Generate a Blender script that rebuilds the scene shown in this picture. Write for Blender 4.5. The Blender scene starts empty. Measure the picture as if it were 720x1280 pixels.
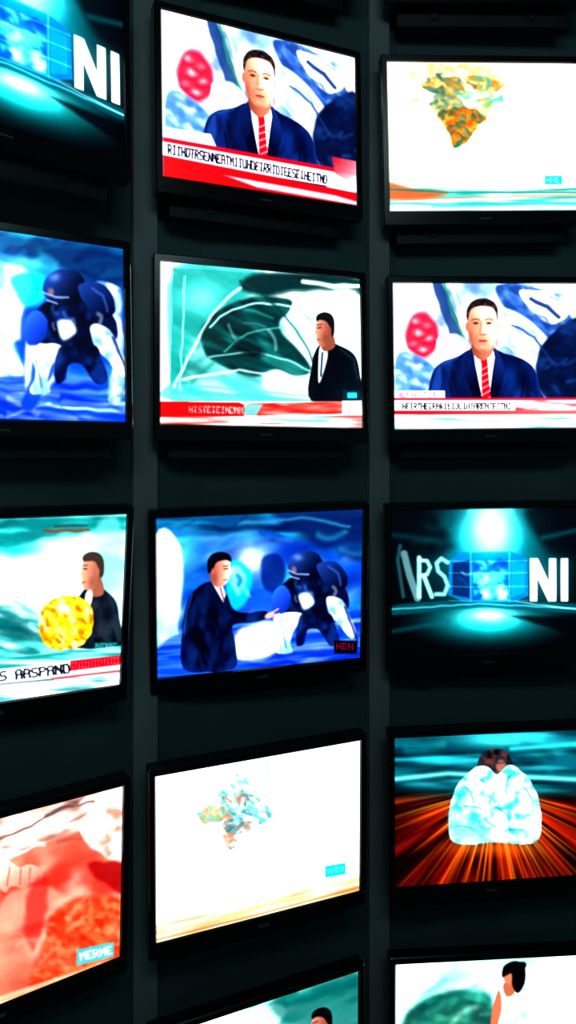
import bpy, bmesh, math, numpy as np
from mathutils import Matrix, Vector
F=900.;CY=552.;CZ=2.9
W,H=.765,.62
BS,BT,BB=.025,.027,.056      # bezel side / top / chin

# ------------------------------------------------------------------ painter
GW,GH=350,258
RS=np.random.RandomState(7)
LAT=RS.rand(256,256)
def vnoise(x,y,seed=0):
    x=x+seed*17.3;y=y+seed*9.1
    xi=np.floor(x).astype(int);yi=np.floor(y).astype(int)
    fx=x-xi;fy=y-yi;fx=fx*fx*(3-2*fx);fy=fy*fy*(3-2*fy)
    a=LAT[yi&255,xi&255];b=LAT[yi&255,(xi+1)&255];c=LAT[(yi+1)&255,xi&255];d=LAT[(yi+1)&255,(xi+1)&255]
    return (a*(1-fx)+b*fx)*(1-fy)+(c*(1-fx)+d*fx)*fy
def fbm(x,y,seed=0):
    return .74*vnoise(x,y,seed)+.2*vnoise(x*1.9+y*.5,y*1.9-x*.5,seed+1)+.06*vnoise(x*4.3,y*4.3,seed+2)
def homog(q):
    A=[];B=[]
    for (u,v),(x,y) in zip([(0,0),(1,0),(1,1),(0,1)],q):
        A.append([u,v,1,0,0,0,-u*x,-v*x]);B.append(x)
        A.append([0,0,0,u,v,1,-u*y,-v*y]);B.append(y)
    h=np.linalg.solve(np.array(A,float),np.array(B,float));return np.append(h,1).reshape(3,3)
FONT={'A':"01110 10001 10001 11111 10001 10001 10001",'E':"11111 10000 10000 11110 10000 10000 11111",
'H':"10001 10001 10001 11111 10001 10001 10001",'I':"01110 00100 00100 00100 00100 00100 01110",
'N':"10001 11001 10101 10101 10011 10001 10001",'R':"11110 10001 10001 11110 10100 10010 10001",
'S':"01111 10000 10000 01110 00001 00001 11110",'T':"11111 00100 00100 00100 00100 00100 00100",
'O':"01110 10001 10001 10001 10001 10001 01110",'D':"11110 10001 10001 10001 10001 10001 11110",
'P':"11110 10001 10001 11110 10000 10000 10000",'L':"10000 10000 10000 10000 10000 10000 11111",
'M':"10001 11011 10101 10101 10001 10001 10001",'U':"10001 10001 10001 10001 10001 10001 01110",
"'":"00100 00100 00000 00000 00000 00000 00000",' ':"00000 00000 00000 00000 00000 00000 00000"}
def C3(c): return np.array(c,float)/255.
def smooth(pts,n=5):
    p=np.array(pts,float);N=len(p);out=[]
    for i in range(N):
        a,b,c,d=p[i-1],p[i],p[(i+1)%N],p[(i+2)%N]
        for k in range(n):
            t=k/n
            out.append(.5*((2*b)+(c-a)*t+(2*a-5*b+4*c-d)*t*t+(3*b-a-3*c+d)*t**3))
    return np.array(out)
class Cv:
    def __init__(s,quad):
        u=np.linspace(0,1,GW)[None,:]*np.ones((GH,1));v=np.linspace(0,1,GH)[:,None]*np.ones((1,GW))
        s.u=u.ravel();s.v=v.ravel();s.img=np.zeros((GW*GH,3));s.use(quad)
    def use(s,quad):
        Hm=homog(quad);P=Hm@np.stack([s.u,s.v,np.ones_like(s.u)])
        s.X=P[0]/P[2];s.Y=P[1]/P[2];s.base=(s.X,s.Y);s.true=s.base;return s
    def warp(s,amp,scale=9.,seed=3):      # organic edges: subtle domain warp of everything drawn next
        X,Y=s.true;amp=amp*.75
        s.base=(X+amp*2*(vnoise(X/scale,Y/scale,seed)-.5),Y+amp*2*(vnoise(X/scale,Y/scale,seed+7)-.5));s.X,s.Y=s.base
    def flat(s): s.base=s.true;s.X,s.Y=s.true
    def frame(s,rx,ry,px,py,sc=1.,sk=0.):
        X,Y=s.base;s.X=(X-px)/sc+rx;s.Y=(Y-py-sk*(X-px))/sc+ry
    def reset(s): s.X,s.Y=s.base
    def mix(s,m,col,al):
        if callable(col): c=col(s.X[m],s.Y[m])
        else: c=C3(col)[None,:]
        al=al[:,None];s.img[m]=s.img[m]*(1-al)+c*al
    def full(s,col,al=1.):
        m=slice(None);a=al(s.X,s.Y) if callable(al) else np.full(len(s.X),float(al))
        s.mix(m,col,np.clip(a,0,1))
    def box(s,x0,y0,x1,y1,pad):
        return np.nonzero((s.X>x0-pad)&(s.X<x1+pad)&(s.Y>y0-pad)&(s.Y<y1+pad))[0]
    def P(s,pts,col,soft=1.2,a=1.,sm=True):
        p=smooth(pts) if sm else np.array(pts,float)
        m=s.box(p[:,0].min(),p[:,1].min(),p[:,0].max(),p[:,1].max(),soft+1)
        if len(m)==0: return
        x=s.X[m];y=s.Y[m];d=np.full(len(m),1e9);ins=np.zeros(len(m),bool)
        for i in range(len(p)):
            x0,y0=p[i-1];x1,y1=p[i];ex,ey=x1-x0,y1-y0;L=ex*ex+ey*ey+1e-9
            t=np.clip(((x-x0)*ex+(y-y0)*ey)/L,0,1)
            d=np.minimum(d,(x-x0-t*ex)**2+(y-y0-t*ey)**2)
            if abs(ey)>1e-9:
                c=((y0>y)!=(y1>y))&(x<ex*(y-y0)/ey+x0);ins^=c
        d=np.sqrt(d);d=np.where(ins,-d,d)
        s.mix(m,col,sstep(0,1,np.clip(.5-d/soft,0,1))*a)
    def R(s,x0,y0,x1,y1,col,soft=1.2,a=1.,dy=0.):
        s.P([(x0,y0),(x1,y0+dy),(x1,y1+dy),(x0,y1)],col,soft,a,False)
    def L(s,pts,w,col,soft=1.,a=1.,sm=False):
        p=np.array(pts,float)
        m=s.box(p[:,0].min(),p[:,1].min(),p[:,0].max(),p[:,1].max(),w+soft+1)
        if len(m)==0: return
        x=s.X[m];y=s.Y[m];d=np.full(len(m),1e9)
        for i in range(1,len(p)):
            x0,y0=p[i-1];x1,y1=p[i];ex,ey=x1-x0,y1-y0;L=ex*ex+ey*ey+1e-9
            t=np.clip(((x-x0)*ex+(y-y0)*ey)/L,0,1)
            d=np.minimum(d,(x-x0-t*ex)**2+(y-y0-t*ey)**2)
        d=np.sqrt(d)-w/2
        s.mix(m,col,sstep(0,1,np.clip(.5-d/soft,0,1))*a)
    def K(s,x0,y0,x1,y1,n,cols,ln,ang,seed,w=1.6,soft=2.2,a=.6,curl=.35,big=2.):   # soft smears of footage
        r=np.random.RandomState(seed);w*=big;soft*=big;a*=.75;ln=ln*.8;curl*=.5
        for k in range(n):
            x,y=r.uniform(x0,x1),r.uniform(y0,y1);t=math.radians(ang+r.normal()*20);l=ln*r.uniform(.4,1.2);q=l*curl*r.normal()
            P=[]
            for i in range(7):
                f=i/6;b=q*math.sin(f*math.pi);P.append((x+math.cos(t)*l*f-math.sin(t)*b,y+math.sin(t)*l*f+math.cos(t)*b))
            s.L(P,w*r.uniform(.5,1.8),cols[r.randint(len(cols))],soft,a*r.uniform(.5,1))
    def E(s,cx,cy,rx,ry,col,soft=1.2,a=1.,ang=0.):
        c,n=math.cos(math.radians(ang)),math.sin(math.radians(ang));r=max(rx,ry)
        m=s.box(cx-r,cy-r,cx+r,cy+r,soft+2)
        if len(m)==0: return
        x=s.X[m]-cx;y=s.Y[m]-cy;X=x*c+y*n;Y=-x*n+y*c
        d=(np.sqrt((X/rx)**2+(Y/ry)**2)-1)*min(rx,ry)
        s.mix(m,col,np.clip(.5-d/soft,0,1)*a)
    def G(s,cx,cy,rx,ry,col,a=1.,ang=0.):
        c,n=math.cos(math.radians(ang)),math.sin(math.radians(ang))
        x=s.X-cx;y=s.Y-cy;X=x*c+y*n;Y=-x*n+y*c
        s.mix(slice(None),col,np.exp(-((X/rx)**2+(Y/ry)**2))*a)
    def T(s,x0,y0,x1,y1,h,txt,col,a=1.,bold=0.):
        L=math.hypot(x1-x0,y1-y0);dx,dy=(x1-x0)/L,(y1-y0)/L
        X=s.X-x0;Y=s.Y-y0;st=X*dx+Y*dy;t=(Y-X*dy/dx)
        cw=L/len(txt);m=np.nonzero((st>=0)&(st<L)&(t>=0)&(t<h))[0]
        tab=np.array([[[int(q) for q in r]+[0] for r in FONT[c].split()] for c in txt])
        ci=np.clip((st[m]/cw).astype(int),0,len(txt)-1);ff=(st[m]/cw-ci)*6;fr=(t[m]/h*7).astype(int).clip(0,6)
        v=tab[ci,fr,ff.astype(int).clip(0,5)]
        if bold: v=np.maximum(v,tab[ci,fr,(ff-bold).astype(int).clip(0,5)])
        s.mix(m,col,v*float(a))
    def N(s,cols,sx,sy,ang=0,seed=0,a=1.,mask=None):
        col=npal(cols,sx,sy,seed,ang)(s.X,s.Y)
        al=np.full(len(s.X),float(a)) if mask is None else np.clip(mask(s.X,s.Y),0,1)*a
        s.img[:]=s.img*(1-al[:,None])+col*al[:,None]
def grad(c0,c1,x0,y0,x1,y1):
    a,b=C3(c0),C3(c1);dx,dy=x1-x0,y1-y0;L=dx*dx+dy*dy
    def f(x,y):
        t=np.clip(((x-x0)*dx+(y-y0)*dy)/L,0,1)[:,None];return a*(1-t)+b*t
    return f
def npal(cols,sx,sy,seed=0,ang=0,k=8):
    """blurred-footage wash: each palette colour gets its own soft noise weight (no contour lines)"""
    K=np.array(cols,float)/255.;c,n=math.cos(math.radians(ang)),math.sin(math.radians(ang))
    def f(x,y):
        X=(x*c+y*n)/sx;Y=(-x*n+y*c)/sy
        wts=np.stack([np.exp(k*fbm(X,Y,seed+5*i)) for i in range(len(K))],1)
        return (wts/wts.sum(1,keepdims=True))@K
    return f
def sstep(a,b,x): t=np.clip((x-a)/(b-a),0,1);return t*t*(3-2*t)
def blur(im,s):
    r=int(s*3)+1;k=np.exp(-.5*(np.arange(-r,r+1)/s)**2);k/=k.sum()
    p=np.pad(im,((r,r),(0,0),(0,0)),'edge');o=sum(k[i]*p[i:i+im.shape[0]] for i in range(2*r+1))
    p=np.pad(o,((0,0),(r,r),(0,0)),'edge');return sum(k[i]*p[:,i:i+im.shape[1]] for i in range(2*r+1))
def finish(img,glow=.45,soft=.8,con=1.2,tex=.035):
    im=np.clip(img,0,1).reshape(GH,GW,3)
    yy,xx=np.mgrid[0:GH,0:GW].astype(float)
    n=(fbm(xx/11,yy/8,31)-.5)*.7+(vnoise(xx/3.2,yy/2.6,33)-.5)*.3
    im=im*(1+tex*2*n[:,:,None])
    im=blur(im,soft)
    im=im+.3*(im-blur(im,2.6))
    hi=blur(np.clip(im-.55,0,1),10)+blur(np.clip(im-.55,0,1),3)*.5
    im=im+hi*glow
    g=im.mean(2,keepdims=True);im=g+(im-g)*1.25
    im=(im-.45)*con+.46
    return np.clip(im,0,1).reshape(-1,3)

Q={'R1':[(484,76),(722,78),(724,262),(487,263)],'R2':[(491,353),(728,354),(731,534),(493,536)],
'R3':[(489,638),(731,634),(730,814),(490,820)],'R4':[(493,923),(731,912),(732,1094),(494,1110)],
'R5':[(495,1206),(733,1194),(733,1377),(496,1391)],
'C1':[(200,8),(445,74),(446,252),(204,220)],'C2':[(196,326),(452,352),(454,532),(200,528)],
'C3':[(192,649),(456,641),(455,816),(194,847)],'C4':[(191,971),(456,927),(452,1109),(192,1185)],
'C5':[(192,1301),(452,1214),(450,1393),(194,1508)],
'L1':[(-190,-172),(158,-8),(162,211),(-190,88)],'L2':[(-190,260),(160,316),(161,523),(-190,519)],
'L3':[(-190,657),(160,650),(154,852),(-190,900)],'L4':[(-190,1076),(157,983),(150,1196),(-190,1330)]}

# ---- programmes --------------------------------------------------------
def anchor(c,big):
    c.warp(1.6,10)
    c.full((238,242,248))
    c.N([(250,252,255),(200,222,244),(120,170,226),(240,244,250),(70,112,178),(252,252,255)],22,18,35,3,.85)
    c.P([(491,352),(540,352),(520,385),(498,440),(491,470)],(252,246,250),6,.9)
    c.K(492,354,600,440,10,[(120,160,210),(255,255,255),(90,140,200),(235,205,220)],34,70,5,2,2.6,.5)
    c.E(527,418,21,28,(228,56,84),5)
    for k,(x,y,r) in enumerate([(520,402,8),(534,406,8),(523,416,8),(537,423,7),(517,430,8),(529,437,8)]):
        c.G(x-1,y-1,r*.7,r*.5,[(255,185,196),(255,130,150),(255,210,216)][k%3],.9);c.L([(x-7,y+3),(x-1,y+7),(x+6,y+3)],1.2,(170,20,50),2.4,.7)
    c.P([(497,440),(530,448),(548,470),(540,492),(497,490)],npal([(100,155,225),(190,215,245),(60,115,200)],12,8,2,20),5,.9)
    c.P([(540,352),(552,352),(572,400),(583,440),(574,442),(556,400)],(30,60,120),3.5,.8)
    c.L([(556,354),(566,392),(582,425)],3,(60,150,100),2.6,.8);c.L([(563,354),(573,385),(590,410)],2.5,(245,250,255),2)
    c.P([(545,425),(572,418),(590,440),(560,462)],(215,235,248),5)
    c.P([(622,356),(665,356),(700,378),(724,410),(724,440),(690,428),(650,398),(630,380)],npal([(50,95,180),(110,160,225),(30,64,136)],12,7,2,40),3.5,.9)
    c.P([(650,362),(690,366),(712,392),(690,404),(664,386)],(250,251,253),4)
    c.L([(664,372),(684,382),(700,396)],5,(30,56,112),3.4,.9);c.L([(676,366),(700,374)],2,(80,120,190),2.4,.8)
    c.P([(628,385),(660,398),(690,428),(700,460),(670,452),(640,430)],npal([(240,246,252),(150,188,232),(252,252,255)],14,6,4,40),4,.95)
    c.K(626,358,728,440,14,[(40,72,140),(250,252,255),(90,140,215),(250,252,255)],30,38,8,1.4,1.8,.75)
    c.P([(684,424),(731,398),(731,498),(684,498),(670,462)],npal([(16,30,66),(40,66,126),(12,22,50)],14,12,3,20),5)
    c.K(684,430,731,490,6,[(90,130,210),(10,18,44),(60,90,170)],24,-20,9,1.5,2.4,.6)
    c.L([(640,405),(668,420),(692,455)],2.5,(40,60,120),3,.75)
    c.warp(.5,9)
    c.P([(588,436),(570,446),(549,454),(539,470),(533,498),(530,520),(682,520),(677,490),(669,462),(655,449),(634,442),(616,436)],npal([(20,40,98),(12,22,62),(34,62,134),(10,18,50)],16,26,5,10),1.4)
    c.P([(549,456),(541,474),(536,500),(546,500),(552,476)],(60,104,195),6,.6);c.L([(553,455),(572,447)],2,(60,98,180),3,.7)
    c.K(545,460,590,500,5,[(36,66,140),(6,12,36)],26,80,4,1.4,2.2,.5);c.K(628,460,672,500,5,[(36,66,140),(6,12,36)],26,100,6,1.4,2.2,.5)
    c.L([(566,500),(562,476)],1.6,(4,8,26),2.4,.85);c.L([(652,500),(656,474)],1.6,(4,8,26),2.4,.85);c.L([(672,470),(676,496)],2,(50,84,160),3,.5)
    c.P([(591,438),(617,438),(619,446),(611,500),(603,500)],grad((204,210,230),(252,252,255),592,440,616,444),1.2,1,False)
    c.P([(590,434),(593,455),(604,504),(596,504),(580,464),(583,445)],grad((6,12,36),(18,34,80),596,480,582,460),1.4,.95)
    c.P([(617,434),(619,452),(612,504),(620,504),(631,464),(625,443)],grad((6,12,36),(30,50,110),614,480,630,460),1.4,.95)
    c.P([(601,448),(609,448),(610,455),(614,502),(603,502),(602,456)],(200,16,42),1.2,1,False)
    for k in range(6): c.L([(602,462+k*8),(613,456+k*8)],1.5,(248,190,198),1.2,.9)
    c.flat()
    c.P([(592,424),(615,424),(616,440),(607,449),(600,449),(591,440)],grad((150,84,64),(222,150,126),592,436,616,436),1.4)
    c.E(584.5,407,2.6,6,(200,122,100),1.6);c.E(622,407,2.4,6,(240,174,152),1.6)
    c.P([(586,392),(585,407),(587,421),(593,433),(600,439),(606,440),(613,436),(619,424),(621.5,408),(621,392),(613,381),(603,378),(593,381)],grad((206,132,106),(252,208,184),586,412,612,402),1.5)
    c.G(608,391,9,6,(255,230,210),.75);c.G(613.5,412,4.5,6,(255,222,200),.7);c.G(594,412,4,4,(232,162,136),.6);c.G(603,432,4,3,(240,182,158),.6)
    c.G(588,423,3.5,12,(146,82,64),.55);c.G(621,427,2.2,9,(190,118,96),.55);c.G(603,438.5,8,2.2,(160,92,74),.55)
    c.P([(584,400),(583,388),(588,378),(596,373),(608,372),(618,377),(622.5,386),(622,400),(620.5,391),(616,384),(607,381.5),(597,382),(589,386),(586,394)],npal([(36,28,30),(84,68,64),(22,16,20)],4,3,3),1.7)
    c.L([(589.8,399.2),(594,397.6),(599,398.8)],1.4,(92,54,44),1.6,.8);c.L([(607.4,398.8),(612,397.4),(616.4,399.4)],1.4,(106,64,52),1.6,.8)
    c.G(594.6,402.6,4.6,2.4,(150,86,68),.55);c.G(611.6,402.6,4.6,2.4,(186,118,96),.55)
    c.E(594.8,403.2,2.7,1.15,(40,24,26),1.3,.95);c.E(611.4,403.2,2.7,1.15,(44,26,28),1.3,.95)
    c.L([(601.6,401),(600,413)],1.6,(190,114,92),2.6,.6);c.L([(605,401),(605.4,414)],2,(255,232,214),2.4,.7)
    c.L([(599.8,416.8),(603.6,418.2),(607.4,416.8)],1.2,(150,78,62),1.8,.75);c.L([(597.4,418),(595,424)],1,(180,106,84),2.4,.5);c.L([(609.6,418),(612,424)],1,(214,146,122),2.4,.5)
    c.E(603.5,425.6,5.2,1.9,(186,92,84),1.6,.8);c.L([(599,425.3),(608.4,425.1)],.9,(110,40,38),1.3,.85);c.G(603.5,430,4.2,1.2,(196,124,102),.5)
    if big:
        c.P([(491,482),(545,480),(552,494),(491,496)],(228,236,250),1.5,.95,False)
        c.T(496,484,540,484,6,"HENARST",(150,120,150),.5)
        c.R(491,493,735,499,(214,26,54));c.R(491,498,735,516,(242,242,248));c.R(491,499,570,501,(240,200,205))
        c.T(496,500,690,503.5,11,"RIIHDTRSENNEATMIIUHDEIRRIDIEESEIHEITND",(6,8,34),1,.7)
        c.P([(491,513),(735,519),(735,540),(491,540)],(208,14,40),1.4,1,False)
        c.P([(560,524),(700,526),(735,530),(735,534),(600,532)],(248,210,218),2.4,.9,False)
        c.P([(696,480),(735,480),(735,512),(700,500)],grad((225,50,70),(250,210,215),700,480,730,505),2,.9,False)
    else:
        c.R(491,488,556,498,(226,234,250));c.T(494,490,548,490,6,"HENARTSE",(170,40,70),.6)
        c.R(491,498,735,517,(244,246,250));c.R(491,497,735,500,(226,50,70))
        c.T(502,503.5,640,503.5,8,"HEIRTHEIRARIEIDEIHIARENIEITNI",(8,10,30),.9,.5)
        c.R(645,500,735,515,npal([(250,244,244),(230,60,72),(245,200,200),(240,246,248)],30,5,4),1.5)
        c.R(491,513,735,518,grad((232,30,44),(240,120,120),491,0,700,0),1.4)
        c.R(491,518,735,540,npal([(215,240,240),(246,250,250),(90,180,182),(225,246,246)],50,4,5),1.6)

def newslogo(c):
    c.warp(.8,12)
    c.full((1,7,11))
    c.G(615,690,80,62,(10,118,134),.85);c.G(615,668,46,44,(80,236,242),1.);c.G(615,660,26,38,(225,255,255),.9)
    c.P([(590,636),(640,636),(632,700),(600,700)],(160,248,250),18,.5,False)
    c.K(500,645,720,690,8,[(16,110,122),(2,12,18),(60,190,196)],50,-8,12,3,5,.4)
    c.P([(489,640),(540,640),(560,690),(489,700)],(2,14,20),14,.6);c.L([(489,668),(560,678)],6,(14,84,94),10,.5)
    c.P([(660,636),(735,634),(735,690),(690,690)],(2,12,18),14,.7);c.L([(680,672),(735,660)],5,(24,120,132),8,.5)
    c.G(612,776,64,22,(70,232,236),.95);c.G(612,770,30,9,(215,255,252),.85)
    c.P([(489,758),(560,752),(735,756),(735,768),(600,760),(489,770)],(8,84,98),4,.8)
    c.L([(489,762),(600,755),(735,762)],1.6,(120,235,240),2.8,.8);c.L([(640,752),(735,764)],1.2,(210,255,255),2.4,.7)
    c.P([(640,770),(735,772),(735,800)],(2,10,16),6,.8,False);c.L([(489,790),(560,778)],5,(16,110,122),8,.5)
    c.flat()
    c.P([(562,700),(578,690),(640,689),(660,698),(662,745),(642,754),(578,752),(560,744)],(26,136,186),2,.85,False)
    c.P([(566,704),(588,700),(588,748),(566,744)],(6,40,90),2.4,.85,False)
    c.P([(592,700),(636,700),(636,750),(592,750)],npal([(14,80,160),(90,215,240),(10,76,146),(210,250,252)],11,8,8),2.4,.95,False)
    c.P([(640,702),(657,704),(657,742),(640,748)],(44,160,212),2.4,.85,False)
    c.K(566,700,650,746,8,[(6,50,120),(200,250,253),(20,110,180)],20,20,3,1.2,1.6,.7)
    for y in (701,716,733,751): c.L([(562,y),(588,y+1),(660,y)],1.1,(190,250,250),2,.4)
    for x in (589,638): c.L([(x,690),(x,752)],1.1,(170,240,248),2,.55)
    c.G(613,722,16,14,(150,240,250),.4)
    g=(160,206,210)
    c.L([(505,692),(512,720),(522,748)],9,g,3.4,.65);c.L([(500,682),(497,700),(504,746)],5,(90,140,150),4,.5)
    c.L([(524,697),(524,746)],6,g,2.4,.9);c.L([(524,700),(534,701),(538,709),(534,718),(525,720)],5,g,2.4,.9);c.L([(530,720),(540,746)],6,g,2.4,.9)
    c.L([(560,703),(552,698),(546,704),(548,714),(556,721),(560,732),(556,743),(545,743)],5.5,g,2.6,.85)
    w=(245,252,252)
    c.P([(664,698),(674,698),(688,728),(688,698),(697,698),(697,752),(687,752),(673,722),(673,752),(664,752)],w,1.4,1,False)
    c.P([(703,698),(712,698),(712,752),(703,752)],w,1.4,1,False)

def frag(c,items):
    for pts,col,soft,a in items: c.P(pts,col,soft,a)
def mapA(c):
    c.full(grad((255,246,222),(255,252,242),490,100,700,200))
    c.G(490,190,22,60,(255,204,176),.6);c.G(545,150,45,40,(255,236,200),.6)
    c.warp(3.4,7)
    pale=npal([(190,210,180),(240,210,140),(130,170,150),(248,238,206),(200,160,90)],11,6,11,20)
    dark=npal([(60,120,106),(150,130,60),(226,150,60),(40,90,90),(240,210,140)],8,5,12,25)
    oran=npal([(240,120,24),(220,90,16),(30,110,90),(252,180,70),(40,90,70)],7,5,14,35)
    frag(c,[([(512,92),(524,80),(545,76),(560,84),(550,96),(530,100)],pale,5,.85),
     ([(528,98),(552,90),(576,96),(584,110),(566,120),(544,116),(530,108)],dark,4,.9),
     ([(556,82),(580,76),(606,78),(622,84),(632,92),(622,102),(604,104),(578,98)],pale,5,.9),
     ([(588,92),(612,94),(630,104),(622,114),(600,112),(584,104)],npal([(80,160,146),(248,196,100),(226,120,40),(120,150,110)],8,6,15),4,.9),
     ([(540,118),(566,116),(580,128),(574,142),(554,142),(538,132)],npal([(110,150,120),(240,180,100),(60,120,104)],8,6,16),5,.85),
     ([(570,112),(600,112),(624,116),(630,124),(614,132),(590,128)],npal([(240,230,190),(70,170,156),(140,170,120)],8,5,17),4,.8),
     ([(548,140),(570,132),(594,134),(608,146),(596,158),(590,172),(574,184),(562,172),(556,156)],oran,4,.95),
     ([(604,122),(616,126),(612,140),(600,144)],(150,170,110),4,.65)])
    c.K(516,84,626,132,20,[(255,250,236),(60,110,100),(240,150,60),(255,248,230),(90,160,146),(255,250,236)],14,15,21,1.1,1.6,.9)
    c.K(552,136,602,176,8,[(255,226,160),(30,80,70),(255,160,70)],12,30,22,1.1,1.5,.8)
    c.flat()
    c.P([(484,226),(560,236),(640,238),(724,234),(724,264),(484,264)],npal([(220,248,242),(30,166,156),(180,230,216),(14,130,120),(246,252,250)],60,4.5,9),3.5,.95,False)
    c.P([(484,228),(520,236),(560,240),(530,248),(484,246)],(236,100,46),6,.85);c.L([(487,250),(600,246),(724,243)],2,(232,110,76),3,.7)
    c.L([(487,236),(560,240),(724,240)],2.5,(16,120,112),3,.8);c.L([(540,258),(724,254)],3,(90,205,190),3,.8)
    c.R(682,219,704,230,(30,200,196),1.6);c.T(684,221,702,221,7,"HNE",(190,248,244),.6)
def mapB(c):
    c.full(grad((255,254,250),(246,244,242),200,970,440,1130))
    c.G(190,1120,40,90,(255,234,194),.6);c.G(205,980,30,20,(225,240,245),.5)
    c.warp(3.,6)
    p1=npal([(90,180,176),(230,244,238),(80,140,150),(190,224,218)],8,5,21,20)
    p2=npal([(50,110,124),(130,195,195),(220,130,104),(226,240,236)],6,4,22,-20)
    frag(c,[([(292,974),(304,966),(314,972),(318,986),(306,994),(294,988)],p1,4,.9),
      ([(272,994),(292,984),(310,990),(330,996),(342,1010),(346,1024),(330,1030),(318,1020),(300,1024),(280,1018)],p1,4,.95),
      ([(248,1016),(262,1008),(284,1010),(290,1022),(272,1030),(254,1030)],npal([(244,110,84),(90,180,100),(255,180,160),(80,180,170)],7,5,23),4,.85),
      ([(282,1022),(302,1020),(322,1028),(316,1040),(300,1044),(284,1040)],p2,3,.9),
      ([(282,1042),(296,1042),(300,1054),(292,1064),(284,1056)],npal([(236,110,80),(240,216,190),(100,160,150)],6,5,24),3,.85),
      ([(300,992),(316,998),(312,1010),(298,1008)],p2,3,.85)])
    c.K(256,974,342,1050,22,[(255,255,255),(80,140,150),(255,255,255),(130,200,198),(240,130,110),(255,255,255)],12,20,25,1.1,1.5,.9)
    c.flat()
    c.L([(340,952),(338,975)],2,(90,150,160),1.6,.7);c.L([(348,950),(347,972)],2,(140,180,185),1.6,.6)
    c.P([(411,1081),(436,1076),(436,1090),(411,1095)],(30,196,200),1.6,1,False);c.T(413,1084,434,1079.5,7,"MNEM",(190,250,250),.6)
    c.P([(185,1164),(250,1146),(340,1120),(460,1088),(460,1130),(185,1200)],npal([(252,228,206),(240,176,126),(248,214,186),(226,150,100),(252,238,226)],70,5,5,-15),7,.95,False)
    c.L([(190,1164),(330,1130),(456,1096)],1.6,(150,184,172),2.6,.6);c.L([(190,1182),(330,1142),(456,1104)],2.4,(214,110,66),3,.55)

def player(c,dark=(12,20,48)):
    body=npal([dark,(30,54,116),(6,10,28)],8,10,3,20)
    c.P([(352,742),(360,726),(378,718),(404,718),(424,724),(438,738),(440,756),(426,768),(404,770),(380,770),(362,764)],body,2)
    c.P([(366,716),(364,704),(372,693),(386,689),(400,692),(408,703),(406,716),(396,722),(378,724)],grad((54,86,165),(8,12,34),370,690,402,712),1.8)
    c.L([(364,712),(376,717),(390,717)],1.6,(190,215,245),2,.8);c.L([(368,720),(378,723)],1.5,(220,232,250),1.8,.7);c.G(376,697,6,4,(140,180,240),.7);c.E(372,712,3,4,(200,150,130),2.4,.6)
    c.P([(400,706),(420,702),(434,712),(438,730),(424,738),(410,728)],grad((44,72,145),(10,16,42),405,706,430,736),2.4)
    c.L([(415,708),(427,716),(430,730)],2,(90,130,215),2.8,.6)
    c.P([(346,738),(358,730),(368,742),(364,760),(352,768),(344,756)],grad((70,124,232),(24,50,140),346,740,366,760),2.4);c.E(353,771,7,6,(226,238,250),3,.9)
    c.K(362,724,434,764,12,[(90,140,230),(4,8,24),(190,212,246),(40,70,160),(4,8,24)],14,60,15,1.2,1.8,.7)
    c.P([(378,742),(392,740),(398,752),(384,760)],(225,236,250),4,.8)
    c.P([(360,764),(384,766),(374,782),(368,800),(370,812),(350,812),(356,792),(352,776)],npal([(236,243,252),(140,180,235),(245,250,255)],7,12,3),2.4,.95)
    c.P([(414,744),(432,748),(442,766),(450,786),(444,794),(430,778),(416,764)],npal([(240,246,252),(130,170,232),(245,250,255)],7,10,4),2.4,.95)
    c.P([(384,764),(416,764),(424,778),(430,798),(418,802),(404,784),(390,784),(386,800),(376,802),(376,780)],body,2.4,.95)
    c.L([(436,756),(446,780),(452,796)],2.5,(20,30,60),2.8,.8);c.L([(356,780),(362,806)],2,(60,100,200),3,.6)
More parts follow.
